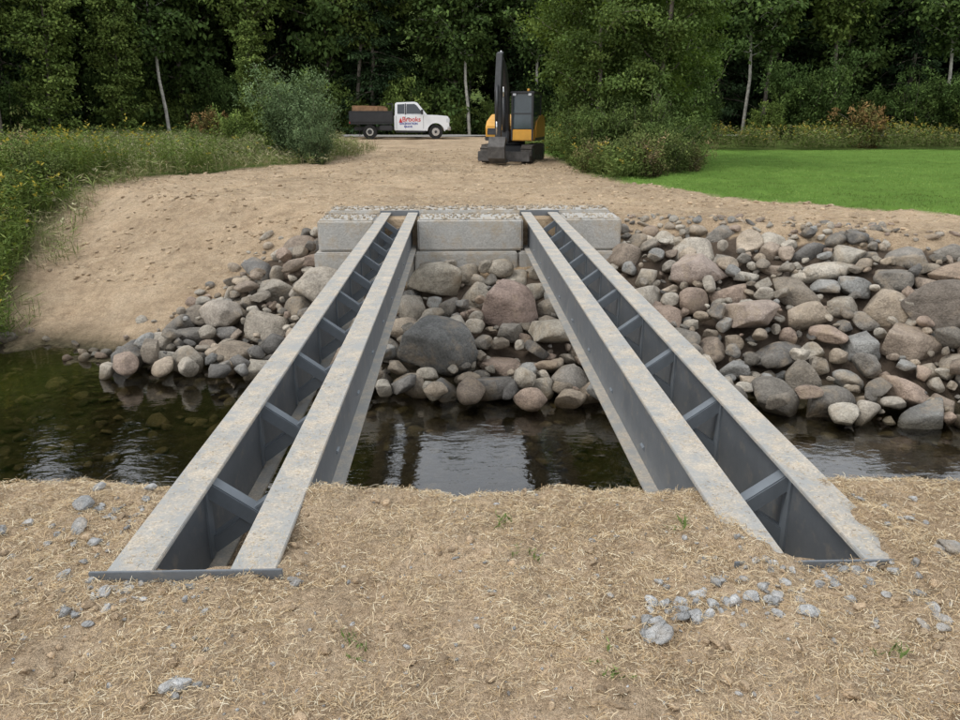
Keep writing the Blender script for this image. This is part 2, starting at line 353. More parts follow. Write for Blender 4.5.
# ------------------------------------------------------------ bridge steel
t=NT('painted_steel'); co=t.coord()
c=t.ramp(t.noise(2.5,6,.7,co),[(.3,(.115,.128,.142)),(.7,(.175,.188,.202))])
c=t.mix(t.ramp(t.noise(7,8,.75,co),[(.54,0.),(.72,.6)]),c,(.33,.29,.23))
t.pr(c,.45,.1,t.bump(t.noise(40,4,.6,co),.15,.004),.5); steel=t.m
def dirtsteel(name,lo,hi):
    t=NT(name); co=t.coord()
    s=t.mix(.5,t.ramp(t.noise(3,7,.75,co),[(.3,(.37,.315,.25)),(.7,(.56,.50,.41))]),t.ramp(t.noise(80,6,.8,co),[(.32,(.19,.155,.12)),(.7,(.74,.67,.55))]))
    m=t.ramp(t.noise(5,9,.8,co),[(lo,0.),(hi,1.)])
    c=t.mix(m,(.33,.33,.315),s); t.pr(c,.8,0,t.bump(t.noise(110,4,.7,co),.5,.004),.25); return t.m
dsteel=dirtsteel('dirty_steel',.42,.60)
bracem=simple('brace_steel',(.20,.225,.25),.4,.15,.5,.2,3)
Y0,Y1=2.47,13.2; D=.50; FW=.168; TF=.02
for a,b in (LP,RP):
    e=empty('steel_bridge_girder',(0,0,0))
    for nm,c0 in (('outer',a if a<0 else b-FW),('inner',b-FW if a<0 else a)):
        xc=c0+FW/2
        box(nm+'_beam_top_flange',c0,c0+FW,Y0,Y1,-TF,0,dsteel,e,.003)
        box(nm+'_beam_web',xc-.006,xc+.006,Y0,Y1,-D+TF,-TF,steel,e)
        box(nm+'_beam_bottom_flange',c0,c0+FW,Y0,Y1,-D,-D+TF,dsteel,e,.003)
    w0=a+FW/2+.006; w1=b-FW/2-.006
    k=0; yy=3.32
    while yy<13:
        for s,dy in ((1,0),(-1,.012)):
            z0,z1=(-.10,-.42) if s>0 else (-.42,-.10)
            if a>0: z0,z1=z1,z0
            L=math.hypot(w1-w0,z1-z0); an=-math.atan2(z1-z0,w1-w0)
            box('brace_leg_%d'%k,(w0+w1)/2-L/2,(w0+w1)/2+L/2,yy+dy,yy+dy+.008,(z0+z1)/2-.035,(z0+z1)/2+.035,bracem,e,rot=(0,an,0))
            o=box('brace_angle_%d'%k,-L/2,L/2,-.035,.035,-.004,.004,bracem,e,rot=(0,an,0))
            nx_,nz_=math.sin(an),math.cos(an); o.location=((w0+w1)/2+nx_*.038,yy+.04+dy,(z0+z1)/2+nz_*.038); k+=1
        for q in (w0,w1-.012): box('stiffener_%d'%k,q,q+.012,yy-.03,yy+.04,-.46,-.04,bracem,e)
        yy+=1.03
    box('near_end_plate',a-.05,b+.03,Y0-.014,Y0-.001,-.50,.012,steel,e,.002)
    box('far_end_plate',a-.02,b+.02,Y1+.001,Y1+.014,-.50,.03,steel,e,.002)
def flz(x,y): return np.full(len(x),.001)
def okb(x,y): 
    m=np.zeros(len(x),bool)
    for a,b in (LP,RP): m|=((x>a+.01)&(x<a+FW-.01))|((x>b-FW+.01)&(x<b-.01))
    return m&(R.rand(len(x))<np.clip(2.2/y,.1,1))&(fbm(x*7,y*3,5)>-.10+R.uniform(-.2,.2,len(x)))
straw('straw_on_flange',110000,(-1.31,1.7),(2.5,8),(.008,.03),(.0008,.002),zoff=-.004,zf=flz,flt=okb,tilt=.05,dark=.92)
# ------------------------------------------------------------ concrete blocks
t=NT('concrete_mat'); co=t.coord()
c=t.mix(.5,t.ramp(t.noise(2.5,8,.7,co),[(.3,(.34,.33,.30)),(.7,(.55,.535,.495))]),t.ramp(t.noise(40,5,.7,co),[(.3,(.30,.285,.26)),(.7,(.58,.56,.52))]))
c=t.mix(t.ramp(t.noise(3,7,.75,co),[(.48,0.),(.64,.7)]),c,(.42,.34,.24))
t.pr(c,.9,0,t.bump(t.noise(18,8,.75,co),.8,.025),.2); conc=t.m
ab=empty('concrete_block_abutment')
for i,(x0,x1) in enumerate(((-2.24,-1.34),(-.655,1.035),(1.72,2.62))):
    box('upper_block_%d'%i,x0,x1,12.30+.02*i,13.08,-.508,-.015+.01*i,conc,ab,.03,3)
box('cap_slab',-2.2,2.6,13.24,13.9,-.3,.03,conc,ab,.03)
for i,(x0,x1) in enumerate(((-2.3,-.72),(-.70,.95),(.97,2.66))): box('lower_block_%d'%i,x0,x1,12.2,13.0,-1.08,-.515,conc,ab,.025)
nb=empty('concrete_footing')
box('near_seat',-1.6,2.0,2.6,3.1,-1.0,-.505,conc,nb,.02)
sp=[]
for i in range(900):
    x=rs.uniform(-2.3,2.7); y=rs.uniform(13.3,14.5); r=rs.uniform(.012,.038); z=max(float(terr(x,y)),.03 if (13.24<y<13.9 and -2.2<x<2.6) else -9)
    sp.append((x,y,z+r*.25,r*1.2,r,r*.7,2,np.array((.46,.38,.28))*rs.uniform(.6,1.1)))
for i in range(500):
    x=rs.uniform(-2.2,2.6); y=rs.uniform(12.34,13.05)
    if -1.36<x<-.63 or 1.01<x<1.74: continue
    r=rs.uniform(.008,.025); sp.append((x,y,.0+r*.3,r*1.2,r,r*.7,2,np.array((.50,.42,.31))*rs.uniform(.6,1.1)))
# two stones wedged beside the lower course
for x,y,z,r in ((-.45,12.0,-.78,.2),(.1,12.02,-.82,.22),(.65,12.0,-.74,.19),(-.15,11.95,-.66,.12),(.4,11.98,-.68,.13)): sp.append((x,y,z,r*1.25,r*.9,r*.85,3,np.array((.36,.32,.26))*rs.uniform(.75,1.15)))
rocks('abutment_gravel',sp,grm,rs)
# ------------------------------------------------------------ vegetation
LM=leafmat('foliage_mat',.25); LF=leafmat('forest_foliage_mat',0)
bark=simple('bark_mat',(.17,.145,.115),.9,var=.35,scale=5,bump=.6); birch=simple('birch_bark_mat',(.40,.38,.33),.8,var=.45,scale=4,bump=.4)
def tube(path,rad,seg=6):
    path=np.array(path); n=len(path); Vs=[]
    for i in range(n):
        d=path[min(i+1,n-1)]-path[max(i-1,0)]; d=d/max(np.linalg.norm(d),1e-6)
        u=np.cross(d,[.31,.95,.1]); u/=np.linalg.norm(u); w=np.cross(d,u)
        an=np.linspace(0,2*np.pi,seg,endpoint=False)
        Vs.append(path[i]+rad[i]*(np.cos(an)[:,None]*u+np.sin(an)[:,None]*w))
    V=np.vstack(Vs); F=[]
    for i in range(n-1):
        for j in range(seg):
            F.append((i*seg+j,i*seg+(j+1)%seg,(i+1)*seg+(j+1)%seg,(i+1)*seg+j))
    return V,np.array(F)
def tree(seed,H,cs,cr,nl,ls,pal,kind='broad',tr=.16,barkm=None,lean=0.05,low=0,lm=None,tight=.55):
    rs=np.random.RandomState(seed); tv=[];tf=[];o=0; cl=[]
    k=10; hs=np.linspace(0,H*.96,k); wx=np.cumsum(rs.normal(0,.035*H/k*2,k)); wy=np.cumsum(rs.normal(0,.035*H/k*2,k)); wx-=wx[0]; wy-=wy[0]
    la=rs.uniform(0,6.28); tp=np.stack([wx+lean*hs*math.cos(la),wy+lean*hs*math.sin(la),hs-.2],-1); rr=tr*(1-hs/H*.85)
    V,F=tube(tp,rr,8); tv.append(V);tf.append(F+o);o+=len(V)
    nb=int(H*(4.2 if kind=='con' else 2.6))
    for i in range(nb):
        f=(i+rs.rand())/nb; h=cs+(H*.97-cs)*f
        p=np.array([np.interp(h,hs,tp[:,q]) for q in range(3)]); a=i*2.4+rs.uniform(-.5,.5)
        if kind=='con': L=cr*(1-f)**.75*rs.uniform(.7,1.1)+.3; up=rs.uniform(-.25,.05)
        else: L=cr*math.sqrt(max(.06,1-(2*f**.8-.85)**2))*rs.uniform(.65,1.15); up=rs.uniform(.15,.75)
        d=np.array([math.cos(a),math.sin(a),up]); d/=np.linalg.norm(d); pts=[p]; q=p.copy(); m=5
        for s in range(m):
            q=q+d*L/m; d=d+rs.normal(0,.13,3)+np.array([0,0,-.06 if kind=='con' else .04]); d/=np.linalg.norm(d); pts.append(q.copy())
        r0=.32*np.interp(h,hs,rr)+.012; V,F=tube(pts,np.linspace(r0,.008,m+1),5); tv.append(V);tf.append(F+o);o+=len(V)
        for s in range(1,m+1):
            for z in range(2 if kind=='con' else 3):
                dd=rs.normal(0,1,3); dd[2]*=.35; l=L*.24 if kind!='con' else L*.2
                cl.append((pts[s]+dd*l*.6,.30+.1*L,d))
            if kind!='con' and s>=2:
                e=pts[s]+rs.normal(0,1,3)*np.array([.3,.3,.2])*L*.6; V,F=tube([pts[s],(pts[s]+e)/2+rs.normal(0,.05,3),e],[.012,.009,.004],4); tv.append(V);tf.append(F+o);o+=len(V); cl.append((e,.4,d))
    for i in range(low):
        a=rs.uniform(0,6.28); r=cr*rs.uniform(.1,.8); cl.append((np.array([r*math.cos(a),r*math.sin(a),rs.uniform(.2,cs)]),.5,np.array([0,0,1.])))
    nc=len(cl); cp=np.array([c[0] for c in cl]); cr_=np.array([c[1] for c in cl]); w=rs.uniform(.3,1,nc)**1.5; w/=w.sum()
    ci=rs.choice(nc,nl,p=w); off=rs.normal(0,tight,(nl,3))*cr_[ci][:,None]*(np.array([1,1,.3]) if kind=='con' else np.array([1,1,.6])); C=cp[ci]+off
    ax=np.array([np.interp(C[:,2],hs,tp[:,q]) for q in range(2)]).T; out=np.concatenate([C[:,:2]-ax,np.zeros((nl,1))],1); out=nrmz(out)
    if kind=='con': U=nrmz(out+rs.normal(0,.45,(nl,3))+np.array([0,0,-.25])); N=nrmz(np.array([0,0,1.])+rs.normal(0,.35,(nl,3)))
    else: U=nrmz(out*.6+rs.normal(0,.7,(nl,3))+np.array([0,0,-.3])); N=nrmz(np.array([0,0,1.])+out*.5+rs.normal(0,.5,(nl,3)))
    Wv=nrmz(np.cross(U,N)); L=ls*rs.uniform(.6,1.3,nl); V,F=quads(C,U,Wv,L,L*(.3 if kind=='con' else .62))
    tone=rs.uniform(.6,1.45,nc)[ci]*rs.uniform(.8,1.2,nl); pc=np.array(pal)[rs.randint(len(pal),size=nc)][ci]
    col=np.repeat(pc*tone[:,None],4,axis=0)
    tv=np.vstack(tv);tf=np.vstack(tf); nt=len(tv)
    me=mkmesh('tree_mesh',np.vstack([tv,V]),np.vstack([tf,F+nt]),barkm or bark,np.vstack([np.tile([.1,.1,.1],(nt,1)),col]))
    me.materials.append(lm or LF); mi=np.ones(len(tf)+len(F),dtype=np.int32); mi[:len(tf)]=0; me.polygons.foreach_set('material_index',mi); return me
G1=[(.07,.11,.033),(.09,.135,.038),(.058,.094,.029)]; G2=[(.125,.175,.045),(.15,.195,.05),(.10,.142,.038)]; G3=[(.036,.062,.028),(.046,.075,.03)]
FT=[tree(1,19.5,1.5,3.4,20000,.33,G1,low=30),tree(2,20,2.5,3.8,20000,.33,G1,low=20),tree(3,18,1.0,3.2,20000,.32,G2,low=40),
    tree(4,21,1.2,3.6,26000,.42,G3,'con',.22),tree(5,19,.6,3.4,26000,.42,G3,'con',.2),tree(6,19.5,5.5,3.4,16000,.33,G1,barkm=birch,tr=.13,lean=.08)]
FB=tree(7,20,6.5,3.2,15000,.33,G2,tr=.17,lean=.09)
rf=np.random.RandomState(11); fo=empty('forest')
def inst(me,name,x,y,s,parent=None,sz=None):
    o=bpy.data.objects.new(name,me); o.location=(x,y,float(terr(x,y))-.05); o.rotation_euler=(0,0,rf.uniform(0,6.28)); o.scale=(s,s,sz or s); return link(o,parent)
for row,(y,st_) in enumerate(((57,4.8),(61,4.8),(66,4.8),(72,5.2))):
    x=-58+rf.uniform(0,3)
    while x<58:
        if x<-20: p=[.2,.15,.3,.12,.13,.1]
        elif x<-8: p=[.15,.1,.1,.3,.25,.1]
        elif x<10: p=[.25,.2,.2,.12,.08,.15]
        else: p=[.12,.12,.06,.33,.29,.08]
        s=rf.uniform(.82,1.04)*(1.5 if x<-9 else 1)
        inst(FT[rf.choice(6,p=p)],'forest_tree',x,y+rf.uniform(-1.8,1.8)+(-6 if x<-24 and row==0 else 0),min(s,1.1),fo,s)
        x+=st_*rf.uniform(.7,1.3)
def bushm(seed,H,rad,n,ls,pal,stems=14,lm=None):
    rs=np.random.RandomState(seed); tv=[];tf=[];o=0;cl=[]
    for i in range(stems):
        a=rs.uniform(0,6.28); L=H*rs.uniform(.5,1.05); d=np.array([math.cos(a)*rad/H*rs.uniform(.1,.9),math.sin(a)*rad/H*rs.uniform(.1,.9),1.]); p=np.array([math.cos(a),math.sin(a),0])*rad*.15; pts=[p]
        for s in range(5):
            p=p+d*L/5; d=d+rs.normal(0,.16,3); pts.append(p.copy())
            for z in range(3): cl.append(p+rs.normal(0,.17,3)*rad*.8)
        V,F=tube(pts,np.linspace(.02,.005,6),4); tv.append(V);tf.append(F+o);o+=len(V)
    cl=np.array(cl); nc=len(cl); ci=rs.randint(nc,size=n); C=cl[ci]+rs.normal(0,.11,(n,3))*rad*.75; C[:,2]=np.abs(C[:,2])
    U=nrmz(rs.normal(0,.7,(n,3))+np.array([0,0,.25])); N=nrmz(np.array([0,0,1.])+rs.normal(0,.5,(n,3))); Wv=nrmz(np.cross(U,N)); L=ls*rs.uniform(.6,1.3,n)
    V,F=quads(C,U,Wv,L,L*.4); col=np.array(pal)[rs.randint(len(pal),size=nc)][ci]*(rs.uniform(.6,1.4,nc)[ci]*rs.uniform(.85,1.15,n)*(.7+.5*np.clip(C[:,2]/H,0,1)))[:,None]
    tv=np.vstack(tv);tf=np.vstack(tf);nt=len(tv)
    me=mkmesh('bush_mesh',np.vstack([tv,V]),np.vstack([tf,F+nt]),bark,np.vstack([np.tile([.1,.1,.1],(nt,1)),np.repeat(col,4,axis=0)]))
    me.materials.append(lm or LF); mi=np.ones(len(tf)+len(F),dtype=np.int32); mi[:len(tf)]=0; me.polygons.foreach_set('material_index',mi); return me
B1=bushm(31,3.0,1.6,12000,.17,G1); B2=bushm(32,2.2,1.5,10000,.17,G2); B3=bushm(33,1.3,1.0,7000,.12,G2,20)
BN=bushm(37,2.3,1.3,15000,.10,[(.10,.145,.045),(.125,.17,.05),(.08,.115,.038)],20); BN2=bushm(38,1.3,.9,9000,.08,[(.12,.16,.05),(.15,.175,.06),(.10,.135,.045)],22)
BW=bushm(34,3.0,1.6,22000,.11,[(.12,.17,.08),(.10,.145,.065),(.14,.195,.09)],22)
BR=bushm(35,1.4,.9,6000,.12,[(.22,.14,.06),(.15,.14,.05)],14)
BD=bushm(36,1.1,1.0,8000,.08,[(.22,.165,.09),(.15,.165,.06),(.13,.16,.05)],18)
ug=empty('forest_understory')
x=-58
while x<58:
    y=(50.5 if x<-24 else 55.4)+rf.uniform(-.6,1.2) if x<9 else 46+rf.uniform(-1,3)
    if x<-24: y=46+rf.uniform(-1,2)
    inst([B1,B2][rf.randint(2)],'shrub',x,y,rf.uniform(.6,1.4),ug); x+=rf.uniform(1.3,2.8)
inst(BW,'willow_bush',-5.2,28.2,.85); inst(BW,'willow_bush',-6.1,30,.95); inst(BW,'willow_bush',-4.8,27.0,.45); inst(B2,'willow_bush',-6.6,32,1.0)
inst(BR,'sumac_bush',-13.2,44,1.1); inst(B3,'sumac_bush',-11,40,1.0); inst(BR,'sumac_bush',19,36.5,1.3)
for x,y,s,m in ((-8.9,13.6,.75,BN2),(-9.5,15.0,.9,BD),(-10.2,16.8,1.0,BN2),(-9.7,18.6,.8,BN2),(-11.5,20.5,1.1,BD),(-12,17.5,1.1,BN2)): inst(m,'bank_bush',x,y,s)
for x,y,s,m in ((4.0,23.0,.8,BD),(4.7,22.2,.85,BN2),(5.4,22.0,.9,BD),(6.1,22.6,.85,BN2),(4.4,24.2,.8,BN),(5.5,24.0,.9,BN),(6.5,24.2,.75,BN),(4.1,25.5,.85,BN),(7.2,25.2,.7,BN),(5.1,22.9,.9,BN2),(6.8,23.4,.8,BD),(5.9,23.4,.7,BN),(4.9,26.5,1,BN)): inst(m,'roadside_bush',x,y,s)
NG=[(.11,.16,.05),(.14,.19,.055),(.085,.125,.038)]
NT1=tree(41,9.5,1.3,1.9,42000,.11,NG,tr=.09,lean=.06,low=10,lm=LM,tight=.42); NT2=tree(42,10.5,2.2,2.0,42000,.11,NG,tr=.10,lean=.12,low=4,lm=LM,tight=.42)
inst(NT1,'birch_tree',4.5,25.2,1); inst(NT2,'birch_tree',6.2,25.0,1); inst(NT1,'birch_tree',5.5,27.3,1.05); inst(NT2,'birch_tree',4.3,28.5,.95); inst(NT1,'birch_tree',7.4,28.5,.85)
for x,y,m,s in ((.8,54.6,FT[5],.9),(17.0,47.5,FT[5],.85),(18.3,48,FB,.8),(-25,44.5,FB,.8),(10.5,54.5,FB,.9),(-13,54.8,FB,.9),(24,51,FB,.9),(-18.5,52,FT[5],.9),(5.6,54.8,FT[5],.9),(-7,56,FB,.9),(30,49,FT[5],.9)): inst(m,'birch_tree',x,y,s)
for x,y,s in ((-28,43,.7),(-25.5,41,.55),(-22.5,45,.6),(-20.5,50,.55),(-11.2,46,.36),(-31,40,.6)): inst(FT[2],'maple_tree',x,y,s)
def herbs(name,x,y,hr,nleaf,ll,lw,pal,tip=None,tipfrac=.5,lean=.15,tl=.09,lm=None):
    n=len(x); h=R.uniform(*hr,n)*(1+.9*fbm(x*.8,y*.8,15)); z=terr(x,y); Vs=[];Fs=[];Cs=[];o=0
    B=np.stack([x,y,z],-1); T=np.stack([R.normal(0,lean,n),R.normal(0,lean,n),np.ones(n)],-1)
    pc=np.array(pal)
    def add(V,F,c):
        nonlocal o
        Vs.append(V);Fs.append(F+o);Cs.append(np.repeat(c,4,axis=0));o+=len(V)
    side=nrmz(np.stack([R.normal(size=n),R.normal(size=n),np.zeros(n)],-1))
    V,F=quads(B,T,side,h,.012*np.ones(n)); add(V,F,pc[R.randint(len(pc),size=n)]*.8)
    tone=R.uniform(.7,1.25,(n,1))*(1+1.0*fbm(x*.6,y*.6,5))[:,None]
    for k in range(nleaf):
        f=R.uniform(.15,.98,n); a=R.uniform(0,6.28,n); C=B+T*(h*f)[:,None]
        U=nrmz(np.stack([np.cos(a),np.sin(a),R.uniform(-.2,.8,n)],-1)); N=np.array([0,0,1.])+R.normal(0,.4,(n,3)); Wv=nrmz(np.cross(U,N))
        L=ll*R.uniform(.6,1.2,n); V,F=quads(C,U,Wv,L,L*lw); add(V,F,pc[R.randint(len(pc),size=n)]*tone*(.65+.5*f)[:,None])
    if tip is not None:
        s=np.where((R.rand(n)<tipfrac*np.clip(1+6*fbm(x*.5,y*.5,44),0,2)))[0]
        for k in range(6):
            C=B[s]+T[s]*h[s][:,None]*R.uniform(.9,1.03,(len(s),1)); a=R.uniform(0,6.28,len(s)); U=nrmz(np.stack([np.cos(a),np.sin(a),R.uniform(0,.9,len(s))],-1)); Wv=nrmz(np.cross(U,rnd(len(s))))
            L=tl*R.uniform(.6,1.3,len(s)); V,F=quads(C,U,Wv,L,L*.4); add(V,F,np.tile(tip,(len(s),1))*R.uniform(.6,1.2,(len(s),1)))
    return mk(name,np.vstack(Vs),np.vstack(Fs),lm or LF,np.vstack(Cs))
def scat(n,xr,yr,f): 
    x=R.uniform(*xr,n); y=R.uniform(*yr,n); k=f(x,y); return x[k],y[k]
YEL=np.array((.42,.34,.07)); HG=[(.13,.18,.05),(.10,.145,.04),(.17,.205,.065)]
x,y=scat(18000,(-16,-6.5),(11.6,24),lambda x,y:(x<Lb(y)-.35+1.8*fbm(x,y,61))&(fbm(x*.6,y*.6,8)>-.06)&(R.rand(len(x))<np.clip(1.2-(y-12)/16,.3,1)))
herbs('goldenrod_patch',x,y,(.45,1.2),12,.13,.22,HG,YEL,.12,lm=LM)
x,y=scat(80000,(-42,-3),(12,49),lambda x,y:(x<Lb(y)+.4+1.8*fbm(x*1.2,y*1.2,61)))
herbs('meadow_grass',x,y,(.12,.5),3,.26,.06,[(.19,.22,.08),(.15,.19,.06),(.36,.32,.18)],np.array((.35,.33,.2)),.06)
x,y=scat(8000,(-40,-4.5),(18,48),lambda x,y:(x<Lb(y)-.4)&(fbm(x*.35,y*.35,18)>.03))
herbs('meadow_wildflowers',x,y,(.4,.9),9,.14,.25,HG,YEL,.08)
x,y=scat(12000,(6,60),(34,38.5),lambda x,y:(x>7)&(fbm(x*.5,y*.5,19)>-.12))
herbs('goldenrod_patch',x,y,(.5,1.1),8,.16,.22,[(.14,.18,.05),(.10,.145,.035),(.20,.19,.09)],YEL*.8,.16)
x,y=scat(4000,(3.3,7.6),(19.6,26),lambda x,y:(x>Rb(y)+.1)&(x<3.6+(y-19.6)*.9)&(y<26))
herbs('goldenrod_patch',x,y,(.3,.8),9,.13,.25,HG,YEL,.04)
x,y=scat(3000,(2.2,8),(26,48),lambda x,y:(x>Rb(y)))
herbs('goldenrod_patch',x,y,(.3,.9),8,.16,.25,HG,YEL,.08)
x,y=scat(150000,(3.5,30),(7.5,34),lambda x,y:(x>Rb(y)+.1+.9*fbm(x*2,y*2,62))&(R.rand(len(x))<np.clip(15/y,.3,1)))
n=len(x); a=R.uniform(0,6.28,n); C=np.stack([x,y,terr(x,y)-.005],-1); U=nrmz(np.stack([R.normal(0,.5,n),R.normal(0,.5,n),np.ones(n)],-1)); Wv=np.stack([np.cos(a),np.sin(a),0*a],-1)
V,F=quads(C,U,Wv,R.uniform(.03,.075,n),.012); cc=np.array([(.16,.26,.06),(.20,.30,.08),(.15,.215,.05)])[R.randint(3,size=n)]*(1+1.3*fbm(x*.8,y*.8,3))[:,None]
mk('lawn_grass',V,F,LF,np.repeat(cc,4,axis=0))
# small sprouts in the mulch
x=np.concatenate([rs.normal(a,.03,9) for a in (.18,.25,-.35,1.35,-2.0,.9,.45)]); y=np.concatenate([rs.normal(a,.03,9) for a in (2.85,2.6,2.05,1.95,2.6,2.75,1.9)])
herbs('grass_sprouts',x,y,(.02,.05),3,.03,.1,[(.16,.22,.07)],lean=.4)
# ------------------------------------------------------------ truck
white=simple('white_paint',(.76,.77,.78),.3,0,.6,.03,2); blk=simple('black_paint',(.02,.02,.022),.4,0,.5,.3,3); rub=simple('tyre_rubber',(.025,.025,.025),.85,0,.2,.3,8)
glass=simple('dark_glass',(.02,.025,.03),.08,0,.8,.1,2); chrome=simple('chrome',(.6,.6,.6),.2,.9,.5,.05,2); redp=simple('red_lettering',(.55,.03,.03),.5,var=.05); blup=simple('blue_lettering',(.03,.05,.3),.5,var=.05)
wood=simple('load_wood',(.26,.15,.08),.85,var=.4,scale=5,bump=.4); lampm=simple('headlamp_glass',(.6,.62,.65),.15,0,.6,.05)
tk=empty('dump_truck',(-6.15,46.6,float(terr(-3.2,46.6))),math.radians(4),.95)
def arch(cx,cz,r,a0,a1,n=9): return [(cx+r*math.cos(math.radians(a0+(a1-a0)*i/(n-1))),cz+r*math.sin(math.radians(a0+(a1-a0)*i/(n-1)))) for i in range(n)]
HW=1.0
low=[(2.62,.50),(2.62,1.37),(4.60,1.40),(5.2,1.38),(5.80,1.33),(5.9,1.25),(5.93,.62),(5.75,.52)]+arch(5.1,.42,.52,12,168)+[(4.5,.47)]
prism('cab_body',low,-HW,HW,white,tk,bev=.03)
gh=[(2.66,1.372),(2.69,2.02),(2.78,2.10),(3.85,2.14),(4.03,2.09),(4.60,1.402)]
prism('greenhouse',gh,-HW+.03,HW-.03,white,tk,taper=.14,bev=.02)
for sgn in (-1,1):
    def win(nm,pts,m=glass,off=.006):
        V=[(u,sgn*((HW-.03)*(1-.14*(z-1.372))+off),z) for u,z in pts]; mk(nm,V,[tuple(range(len(V)))],m,parent=tk)
    win('door_window',[(3.36,1.45),(3.38,2.01),(3.85,2.02),(3.98,1.94),(4.36,1.45)]); win('rear_door_window',[(2.82,1.45),(2.84,1.99),(3.26,2.01),(3.25,1.45)])
    win('window_post',[(3.27,1.41),(3.28,2.04),(3.355,2.04),(3.35,1.41)],blk,.003)
    y=sgn*HW
    for u in (2.75,3.28,4.36): box('door_seam',u,u+.015,y-.004,y+.004,.6,1.34,blk,tk)
    box('door_handle',3.4,3.55,y-.02,y+.03,1.2,1.24,blk,tk,.008); box('running_board',2.7,4.5,y-.06,y+.08,.38,.45,blk,tk,.02)
    box('wing_mirror',4.22,4.36,y+(.06 if sgn>0 else -.28),y+(.28 if sgn>0 else -.06),1.42,1.70,blk,tk,.02)
    prism('wheel_arch_flare',arch(5.1,.42,.57,5,175)+arch(5.1,.42,.51,175,5),y-.02,y+.02,white,tk)
    box('headlamp',5.72,5.945,y-.14 if sgn>0 else y-.004,y+.004 if sgn>0 else y+.14,.94,1.2,lampm,tk,.02)
    cyl('front_wheel',(5.1,y-sgn*.02,.42),(5.1,y-sgn*.28,.42),.42,rub,tk,seg=32); cyl('front_hub',(5.1,y+sgn*.0,.42),(5.1,y-sgn*.04,.42),.23,chrome,tk,seg=24); cyl('front_hub_cap',(5.1,y+sgn*.05,.42),(5.1,y,.42),.08,blk,tk)
    cyl('rear_wheel',(1.15,y,.42),(1.15,y-sgn*.5,.42),.42,rub,tk,seg=32); cyl('rear_hub',(1.15,y+sgn*.01,.42),(1.15,y-sgn*.1,.42),.22,chrome,tk,r2=.22,seg=24); cyl('rear_hub_cup',(1.15,y+sgn*.02,.42),(1.15,y-sgn*.05,.42),.14,blk,tk)
    box('mud_flap',.55,.57,y-.25,y+.25,.2,.85,rub,tk); box('fuel_tank',1.75,2.5,y-.3,y-.02,.5,.8,blk,tk,.04)
V=[(4.07,-.85,2.06),(4.07,.85,2.06),(4.60,.92,1.46),(4.60,-.92,1.46)]
mk('windshield',[(a+.03,b,c+.02) for a,b,c in V],[(0,1,2,3)],glass,parent=tk)
box('front_bumper',5.78,6.02,-1.0,1.0,.5,.74,chrome,tk,.04); box('grille',5.88,5.96,-.7,.7,.78,1.2,blk,tk,.02)
box('frame_rails',.2,4.6,-.45,.45,.5,.7,blk,tk)
box('dump_bed_floor',0,2.5,-1.02,1.02,.86,.98,blk,tk,.01)
for sgn in (-1,1):
    y=sgn*1.02; box('dump_bed_side',0,2.5,y-.05,y+.0,.98,1.55,blk,tk,.01); box('dump_bed_top_rail',0,2.5,y-.06,y+.06,1.55,1.62,blk,tk,.01)
    for u in np.linspace(.05,2.38,7): box('side_rib',u,u+.07,y-.02,y+.045,.86,1.548,blk,tk,.01)
    box('tail_lamp',-.03,.0,y-.1,y,.9,1.0,redp,tk)
box('tailgate',-.05,-.002,-1.0,1.0,.9,1.6,blk,tk,.01); box('bed_headboard',2.5,2.56,-1.02,1.02,.9,2.05,blk,tk,.01); box('cab_guard',2.2,2.5,-1.0,1.0,2.0,2.05,blk,tk,.01)
for i in range(16): 
    u=R.uniform(.1,.7); yv=-.85+i*.11; box('load_board_%d'%i,u,u+R.uniform(1.4,1.75),yv,yv+.09,1.5+R.uniform(0,.1),1.72+R.uniform(0,.2),wood,tk,rot=(0,R.uniform(-.06,.06),R.uniform(-.05,.05)))
def txt(s,x,z,size,m):
    c=bpy.data.curves.new('lettering','FONT'); c.body=s; c.size=size; c.extrude=.002; c.offset=.006; c.materials.append(m); o=bpy.data.objects.new('door_lettering',c); o.location=(x,-HW-.006,z); o.rotation_euler=(math.pi/2,0,0); link(o,tk)
txt('Brooks',3.1,1.02,.38,redp); txt('EXCAVATION',2.95,.84,.17,blup); txt('555-0142',3.2,.68,.13,blup)
mk('door_emblem',[(2.90,-HW-.005,.95),(3.12,-HW-.005,.95),(3.01,-HW-.005,1.25)],[(0,1,2)],redp,parent=tk)
